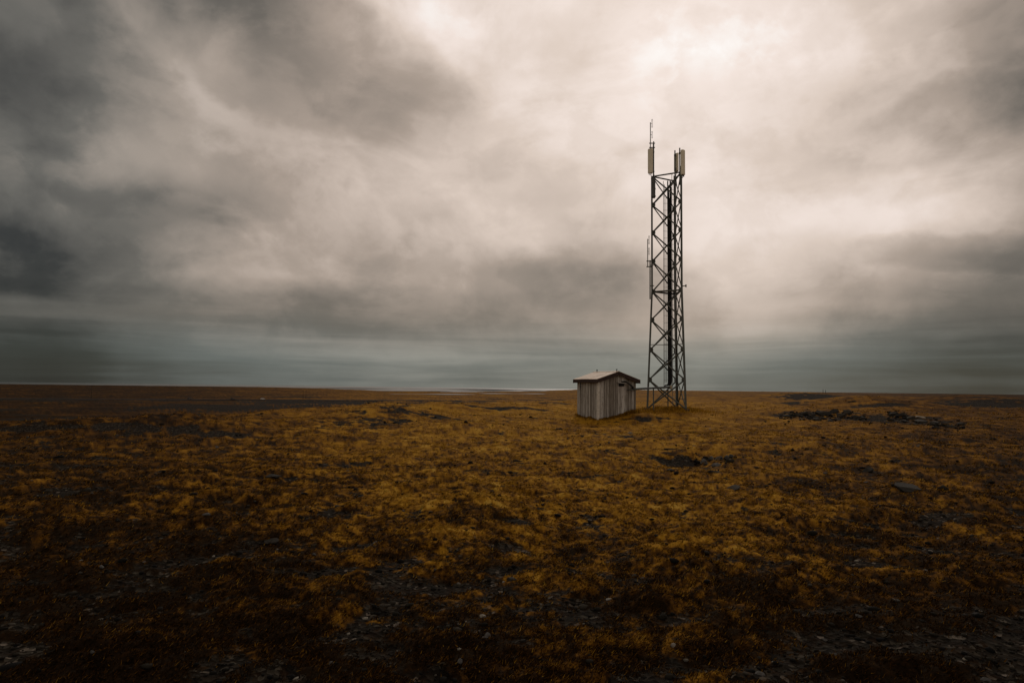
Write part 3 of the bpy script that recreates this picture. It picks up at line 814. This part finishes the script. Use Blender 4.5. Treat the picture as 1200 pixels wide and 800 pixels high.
# ------------------------------------------------------------------ tower
TD = 40.0
cc = at(785.4, 480, TD)
TX, TY = cc.x, TD
levels_px = [481, 445, 410, 375, 342, 306.5, 273, 240.5, 207]
LV = [at(780, p, TD).z for p in levels_px]
z_base, z_top = LV[0], LV[-1]
zk = LV[4]
def rad(z): return 1.03 if z >= zk else 1.03 + (1.32 - 1.03) * (zk - z) / (zk - z_base)
DEL = R(-1.5)
angs = [math.pi + DEL, -math.pi / 3 + DEL, math.pi / 3 + DEL]       # west leg, near leg, far leg
def legp(k, z): r = rad(z); return Vector((TX + r * math.cos(angs[k]), TY + r * math.sin(angs[k]), z))
tower = empty('lattice_tower', (TX, TY, z_base))
tag(tower, 'tall three-legged steel lattice radio mast standing on the low mound', 'radio tower')
tower_inv = Matrix.Translation(-Vector((TX, TY, z_base)))
class TB(MB):
    def build(s, name, mt, parent=None, smooth=False):
        if parent is None: parent = tower
        s.v = [tuple(Vector(p) - Vector((TX, TY, z_base))) for p in s.v]
        return super().build(name, mt, parent, smooth)
for k in range(3):
    out = Vector((math.cos(angs[k]), math.sin(angs[k]), 0))
    zb = H(*legp(k, z_base).xy) - .1
    top = z_top + (.0 if k == 0 else .35)
    TB().angle(legp(k, zb + .0), legp(k, zk), .12, .016, out).angle(legp(k, zk), legp(k, top), .115, .018, out).build('leg', M_STEEL)
    p = legp(k, z_base)
    f_ = TB(); r_ = .2
    f_.hexa([(p.x + sx * r_ * w_, p.y + sy * r_ * w_, z) for z, w_ in ((zb - .5, 1.15), (zb + .2, .8)) for sx, sy in ((-1, -1), (1, -1), (1, 1), (-1, 1))])
    f_.build('footing', M_CONC)
for k in range(3):
    a, b = k, (k + 1) % 3
    fn = (legp(a, zk) + legp(b, zk)) / 2 - Vector((TX, TY, zk)); fn.z = 0; fn.normalize()
    for i in range(8):
        z0, z1 = LV[i], LV[i + 1]
        if i == 0: z0 += .12
        for (p, q, off) in ((legp(a, z0), legp(b, z1), .02), (legp(b, z0), legp(a, z1), -.025)):
            TB().angle(p + fn * off, q + fn * off, .060, .012, fn).build('brace', M_STEEL)
    for z, th in ((zk, .07), (z_top, .065)):
        TB().angle(legp(a, z), legp(b, z), th, .012, fn).build('ring_strut', M_STEEL)
    for i in range(1, 9):
        for c_, o_ in ((a, b), (b, a)):
            p = legp(c_, LV[i]); d = (legp(o_, LV[i]) - p).normalized()
            w_ = TB()
            q0 = p + d * .03 - fn * .008; q1 = p + d * .20 - fn * .008
            if i < 8:
                w_.hexa([q0 - Vector((0, 0, .17)), q1 - Vector((0, 0, .07)), q1 - Vector((0, 0, .07)) + fn * .014, q0 - Vector((0, 0, .17)) + fn * .014,
                         q0 + Vector((0, 0, .17)), q1 + Vector((0, 0, .07)), q1 + Vector((0, 0, .07)) + fn * .014, q0 + Vector((0, 0, .17)) + fn * .014])
                w_.build('gusset_plate', M_STEEL)
# inner thin strut ring at half height of the lower part
zi = at(780, 404, TD).z
TB().tube([legp(0, zi), Vector((TX - .1, TY, zi))], .02).build('inner_strut', M_STEEL)
TB().tube([legp(1, zi), Vector((TX + .15, TY - .05, zi))], .02).build('inner_strut', M_STEEL)
zi2 = at(780, 467, TD).z
TB().tube([legp(1, zi2), legp(2, zi2)], .018).build('inner_strut', M_STEEL)
# ladders and cables
zc0, zc1 = at(783, 452, TD).z, at(783, 212, TD).z
def ladder(name, xa, xb, y, z0, z1, step, r_st, r_rg, mt):
    ld = TB().tube([(xa, y, z0), (xa, y, z1)], r_st, 6).tube([(xb, y, z0), (xb, y, z1)], r_st, 6).build(name, mt)
    rg = MB().tube([(xa - TX, 0, 0), (xb - TX, 0, 0)], r_rg, 5).mesh('rung', mt)
    for i in range(int((z1 - z0) / step)):
        link('rung', rg, ld, (0, y - TY, z0 - z_base + step * (i + .5)))
    return ld
pxm = TD / FOC
X_ = lambda px: TX + (px - 785.4) * pxm
ladder('cable_ladder', X_(778.5), X_(783.2), TY + .06, at(780, 466, TD).z, zc1, .42, .016, .011, M_STEEL2)
ladder('climbing_ladder', X_(788.3), X_(791.8), TY - .02, at(780, 480, TD).z, at(780, 203, TD).z, .30, .017, .011, M_STEEL2)
for i in range(7):
    xo = X_(783.2) + .012 + .032 * i
    yo = TY - .03 - .03 * (i % 2)
    zt_ = zc1 - .35 * (i % 4) + (.3 if i > 4 else 0)
    pts = [(xo, yo, zc0 + .3), (xo, yo, zt_)]
    low = [(xo - .26 - i * .02, yo - .02, zc0 - .02 + .012 * i), (xo - .1, yo, zc0 + .03), (xo - .02, yo, zc0 + .14)]
    TB().tube(low + pts, .027, 6).build('feeder_cable', M_CABLE)
for i, px in enumerate((779.6, 781.2)):
    TB().tube([(X_(px), TY + .02, zc0 + .2), (X_(px), TY + .02, zc1 - .2 - i * .7)], .013, 5).build('feeder_cable', M_CABLE)
TB().box((X_(784.5), TY - .12, zc0 - .2), (X_(787.2), TY + .0, zc0 + .02)).build('connector_box', M_BRASS)
p = legp(1, at(800, 338, TD).z)
TB().tube([p, p + Vector((.22, -.05, .02))], .03).tube([p + Vector((.22, -.05, -.06)), p + Vector((.22, -.05, .09))], .04).build('bracket', M_STEEL)

# ---- cable bridge from the hut to the mast
hm = hut.matrix_basis
e0 = hm @ Vector((1.78, -.14, 1.38)); e1 = Vector((X_(783), TY - .1, zc0 - .10))
nn_ = Vector((math.sin(TH), -math.cos(TH), 0)); o_ = Vector((0, 0, EYE)); d_ = ray(737, 456.6)
e0 = o_ + d_ * ((Vector((corner.x, HD, 0)) + nn_ * .16 - o_).dot(nn_) / d_.dot(nn_))
tray = empty('cable_bridge', ((e0.x + e1.x) / 2, (e0.y + e1.y) / 2, z_base))
tag(tray, 'narrow steel cable bridge carrying cables from the hut to the mast', 'cable bridge')
def loc_(o, mb):
    mb.v = [tuple(Vector(p) - o.location) for p in mb.v]; return mb
ax = (e1 - e0).normalized(); sdv = Vector((-ax.y, ax.x, 0)).normalized()
for s in (-1, 1):
    loc_(tray, MB().tube([e0 + sdv * .1 * s, e1 + sdv * .1 * s], .03, 6)).build('rail', M_STEEL, tray)
rgm = MB().tube([sdv * -.1, sdv * .1], .014, 5).mesh('rung', M_STEEL)
nr_ = 9
for i in range(nr_):
    link('rung', rgm, tray, e0 + (e1 - e0) * ((i + .5) / nr_) - tray.location)
for tt, off in ((.60, 0), (.985, 0)):
    p = e0 + (e1 - e0) * tt
    gz = H(p.x, p.y)
    loc_(tray, MB().tube([(p.x, p.y, gz - .2), (p.x, p.y, p.z)], .035, 6)).build('post', M_STEEL, tray)
def gable(px, py, out):
    a = Vector((corner.x, HD, 0)); nn = Vector((math.sin(TH), -math.cos(TH), 0)); a = a + nn * out
    d = ray(px, py); o = Vector((0, 0, EYE))
    return o + d * ((a - o).dot(nn) / d.dot(nn))
ho = gable(729.5, 447.5, .03)
for i in range(4):
    s = (i - 1.5) * .05
    c1 = gable(732.5 + i * .5, 446.9 + i * .2, .12); c2 = gable(737 + i * .5, 449.8 + i * .2, .16); c3 = gable(740.8 + i * .4, 453.4, .16)
    pts = [ho + Vector((s, 0, 0)), c1, c2, c3, e0 + ax * .42 + sdv * s + Vector((0, 0, .05)), e0 + ax * 1.0 + sdv * s + Vector((0, 0, .045)), e1 + sdv * s + Vector((0, 0, .04))]
    # smooth the bend
    P_ = []
    for j in range(len(pts) - 1):
        p0 = pts[max(j - 1, 0)]; p1 = pts[j]; p2 = pts[j + 1]; p3 = pts[min(j + 2, len(pts) - 1)]
        for u in np.linspace(0, 1, 6)[:-1]:
            P_.append(.5 * ((2 * p1) + (p2 - p0) * u + (2 * p0 - 5 * p1 + 4 * p2 - p3) * u * u + (3 * p1 - p0 - 3 * p2 + p3) * u ** 3))
    P_.append(pts[-1])
    loc_(tray, MB().tube(P_, .034, 6)).build('cable', M_CABLE, tray)

# ---- antennas, each a thing hung on the mast
def panel(px, py0, py1, depth, w, th, yaw, label, pipe_px, pipe_top, pipe_bot):
    b = at(px, py1, depth); tp = at(px, py0, depth)
    hgt = tp.z - b.z
    root = empty('panel_antenna', b, 0)
    tag(root, label, 'antenna', 'sector panel antennas on the mast')
    fwd = Vector((math.cos(yaw), math.sin(yaw), 0)); sd_ = Vector((-fwd.y, fwd.x, 0))
    bmm = bmesh.new()
    prof = [(-.5, -.5), (.5, -.5), (.5, .15), (.36, .45), (.15, .5), (-.15, .5), (-.36, .45), (-.5, .15)]
    mb = MB(); n_ = len(prof)
    for z, k in ((0, .9), (.03, 1), (hgt - .03, 1), (hgt, .9)):
        for (a_, c_) in prof: mb.v.append(tuple(sd_ * (a_ * w * k) + fwd * (c_ * th * k) + Vector((0, 0, z))))
    for i in range(3):
        for j in range(n_): mb.f.append((i * n_ + j, i * n_ + (j + 1) % n_, (i + 1) * n_ + (j + 1) % n_, (i + 1) * n_ + j))
    mb.f.append(tuple(range(n_))[::-1]); mb.f.append(tuple(3 * n_ + j for j in range(n_)))
    mb.build('radome', M_RADOME, root)
    pc = at(pipe_px, (py0 + py1) / 2, depth) ; pc = Vector((pc.x, pc.y, b.z))
    pc = -fwd * (th / 2 + .12)
    want = at(pipe_px, py1, depth).x - b.x
    pc.x = want
    z1, z0 = at(pipe_px, pipe_top, depth).z - b.z, at(pipe_px, pipe_bot, depth).z - b.z
    MB().tube([pc + Vector((0, 0, z0)), pc + Vector((0, 0, z1))], .038, 8).build('mounting_pipe', M_STEEL, root)
    for zz in (.14, hgt - .14):
        q = -fwd * (th / 2 - .01)
        MB().tube([pc + Vector((0, 0, zz)), q + Vector((0, 0, zz))], .03, 6).tube([pc + Vector((0, 0, zz - .05)), pc + Vector((0, 0, zz + .05))], .06, 8).build('clamp', M_STEEL, root)
    for a_ in (-.25, .0, .25):
        s_ = sd_ * (a_ * w)
        MB().tube([s_ + Vector((0, 0, .02)), s_ + Vector((0, 0, -.10))], .022, 6).build('connector', M_CABLE, root)
    MB().tube([Vector((0, 0, -.08)), Vector((0, 0, -.25)) + pc * .5, pc * .9 + Vector((.05, 0, -.45)), Vector((.12, 0, -.95)) + pc], .02, 5).build('jumper_cable', M_CABLE, root)
    return root
ZN, ZF, ZL = legp(1, z_top).y, legp(2, z_top).y, legp(0, z_top).y
panel(762.3, 174.5, 203, ZL, .33, .14, R(-128), 'beige panel antenna on the leg nearest the hut, under the whip', 766.4, 168, 212)
panel(792.9, 180, 201, ZF, .30, .15, R(28), 'shorter narrow beige panel antenna seen edge-on between the other two', 790.6, 177, 212)
panel(800.6, 176, 205, ZN, .28, .15, R(-48), 'beige panel antenna at the outer edge, farthest from the hut', 797.4, 172.5, 216)

def dipole(xm, y_bot, y_top, xt, depth, clamp_y, pole, arm_y, label):
    """folded dipole on a short mast clamped to a pole"""
    b = at(pole[0], pole[2], depth)
    root = empty('dipole_antenna', b)
    tag(root, label, 'antenna', 'dipole antennas on the mast')
    q = lambda px, py: at(px, py, depth) - b
    MB().tube([q(pole[0], pole[2]), q(pole[0], pole[1])], .036, 8).build('pole', M_STEEL, root)
    MB().tube([q(xm, y_bot), q(xm, y_top)], .026, 6).build('mast_tube', M_STEEL2, root)
    for cy in clamp_y:
        MB().tube([q(xm - 1.4, cy), q(pole[0] + 1.6, cy)], .034, 6).build('clamp', M_STEEL, root)
    for a_, c_ in ((y_top - 3.6, y_top + 6), (y_top + 10.5, y_top + 18.5)):
        L_ = MB().tube([q(xm, (a_ + c_) / 2), q(xt, (a_ + c_) / 2)], .016, 5)
        L_.tube([q(xt - .5, a_), q(xt + .5, a_), q(xt + .5, c_), q(xt - .5, c_), q(xt - .5, a_ + .3)], .013, 5)
        L_.build('dipole_loop', M_STEEL2, root)
    for ay, x2 in arm_y:
        MB().tube([q(pole[0], ay), q(x2, ay - .3)], .028, 6).build('arm', M_STEEL, root)
    return root
dipole(762.2, 174, 143.6, 764.2, ZL - .1, (168, 173), (766.0, 166, 206), ((205, 766.8),), 'thin whip dipole antenna topping the leg nearest the hut')
dipole(759.0, 313, 280, 760.6, ZL - .1, (306, 312.5), (761.8, 305, 350.5), ((335, 766.5), (311, 766.0)), 'small dipole antenna on a side pole halfway up the mast')

b = at(765.5, 232, ZL - .05)
rru = empty('radio_unit', b)
tag(rru, 'tall dark radio unit box strapped under the panel nearest the hut', 'radio unit')
hgt = at(765.5, 208, ZL).z - b.z
c_ = MB().box((-.11, -.10, 0), (.11, .10, hgt)); c_.build('casing', M_UNIT, rru)
for i in range(5):
    MB().box((-.095 + i * .042, -.125, .05), (-.080 + i * .042, -.1005, hgt - .05)).build('cooling_fin', M_STEEL2, rru)
for zz in (.08, hgt - .12):
    MB().box((-.135, -.02, zz), (.16, .02, zz + .05)).build('strap', M_STEEL, rru)
MB().tube([(-.05, 0, 0), (-.05, 0, -.22)], .02, 6).build('connector', M_CABLE, rru)

# ------------------------------------------------------------------ taller dry grass round the hut and under the mast
def grass():
    P = []
    g0 = Vector((corner.x, HD, 0)); gd = Vector((math.cos(TH), math.sin(TH), 0)); gn = Vector((math.sin(TH), -math.cos(TH), 0)); sd2 = Vector((-math.sin(TH), math.cos(TH), 0))
    for _ in range(2600):
        t = random.random(); q = g0 + gd * (WG * t) + gn * abs(random.gauss(.03, .18)); P.append((q.x, q.y, .05 + .15 * t))
    for _ in range(500):
        t = random.random(); q = g0 + sd2 * (LS * t) - gd * abs(random.gauss(.03, .14)); P.append((q.x, q.y, .07))
    for _ in range(4200):
        P.append((TX + random.gauss(.1, .9), TY + random.gauss(-.1, .9), .17))
    for _ in range(2500):
        P.append((random.gauss(8.0, 1.6), random.gauss(38.2, .9), .12))
    P = np.array(P)
    x, y = P[:, 0], P[:, 1]; k = len(P)
    L = P[:, 2] * rng.uniform(.6, 1.5, k); wd = rng.uniform(.009, .018, k)
    z = full_h(x, y) - .02
    a = rng.normal(.2, 1.1, k); ln = np.abs(rng.normal(.45, .3, k))
    wa = rng.uniform(0, np.pi, k)
    tip = np.stack([x + L * np.sin(ln) * np.cos(a), y + L * np.sin(ln) * np.sin(a), z + L * np.cos(ln)], -1)
    b0 = np.stack([x - wd * np.cos(wa), y - wd * np.sin(wa), z], -1); b1 = np.stack([x + wd * np.cos(wa), y + wd * np.sin(wa), z], -1)
    me = big_mesh('grass', np.stack([b0, b1, tip], 1).reshape(-1, 3), np.arange(3 * k).reshape(-1, 3), 3, M_BLADE)
    t = np.clip(rng.normal(.72, .2, k), 0, 1)
    a_ = me.attributes.new('tint', 'FLOAT', 'POINT'); a_.data.foreach_set('value', np.repeat(t, 3).astype(np.float32))
    tag(link('grass', me), 'taller dry golden grass round the hut and mast feet', 'grass', kind='stuff')
grass()

# ------------------------------------------------------------------ far vehicles and poles
def car(px, py, mt, label, yaw):
    d = ray(px, py); k = (PLAIN + 1.15 - EYE) / d.z
    root = empty('car', (d.x * k, d.y * k, PLAIN + 1.16), yaw)
    tag(root, label, 'car', 'vehicles on the far road')
    b_ = MB().poly([(x, y, z) for y in (-.85, .85) for (x, z) in ((-2.2, .35), (2.2, .35), (2.2, .8), (1.9, .95), (-2.2, 1.05))],
                   [(0, 1, 2, 3, 4), (9, 8, 7, 6, 5)] + [(i, 5 + i, 5 + (i + 1) % 5, (i + 1) % 5) for i in range(5)])
    b_.hexa([(-2.0, -.8, 1.04), (.9, -.8, .99), (.9, .8, .99), (-2.0, .8, 1.04), (-1.7, -.68, 1.7), (.2, -.68, 1.7), (.2, .68, 1.7), (-1.7, .68, 1.7)])
    b_.build('body', mt, root)
    for s in (-1, 1):
        MB().hexa([(-1.8, s * .79, 1.08), (.7, s * .79, 1.04), (.7, s * .80, 1.04), (-1.8, s * .80, 1.08), (-1.6, s * .695, 1.6), (.15, s * .695, 1.6), (.15, s * .73, 1.6), (-1.6, s * .73, 1.6)]).build('side_window', M_GLASS, root)
        for x in (-1.4, 1.4):
            MB().tube([(x, s * .72, .34), (x, s * .9, .34)], .34, 12).build('wheel', M_RUBBER, root)
tr = math.atan2(rp[3][1] - rp[2][1], rp[3][0] - rp[2][0])
car(222, 467.6, M_BLACKCAR, 'tiny dark car on the far road, farther from the white one', tr)
car(272.5, 467.9, M_BLACKCAR, 'tiny dark car on the far road next to the white one', tr)
car(308, 468.0, M_WHITECAR, 'tiny white car on the far straight road', tr)
def pole(px, py0, py1, Y, r, arm, label, name='utility_pole', group=None):
    tp = at(px, py0, Y); bt = at(px, py1, Y)
    x, y = bt.x, bt.y
    gz = float(base_h(np.array([x]), np.array([y]))[0])
    root = empty(name, (x, y, gz))
    tag(root, label, 'pole', group)
    h_ = tp.z - gz
    MB().tube([(0, 0, -.5), (0, 0, h_)], r, 8, r * .7).build('shaft', M_DARK, root)
    if arm: MB().box((-arm, -.08, h_ - .9), (arm, .08, h_ - .7)).build('crossarm', M_DARK, root)
pole(107, 451, 465, 700, .16, 1.1, 'faint utility pole beyond the far road, tallest and most distant from the hut')
pole(358.5, 457, 464, 900, .2, .9, 'faint thin pole below the pale lagoon, the one nearer the hut', group='pair of poles by the lagoon')
pole(355.2, 457.5, 464, 900, .2, .9, 'faint thin pole below the pale lagoon, the one farther from the hut', group='pair of poles by the lagoon')
pole(964.6, 456.4, 463, 260, .11, 0, 'thin upright post on the crest, nearer the tower of two', 'post', 'posts on the crest')
pole(967.6, 456.8, 463, 260, .11, 0, 'thin upright post on the crest, farther from the tower of two', 'post', 'posts on the crest')
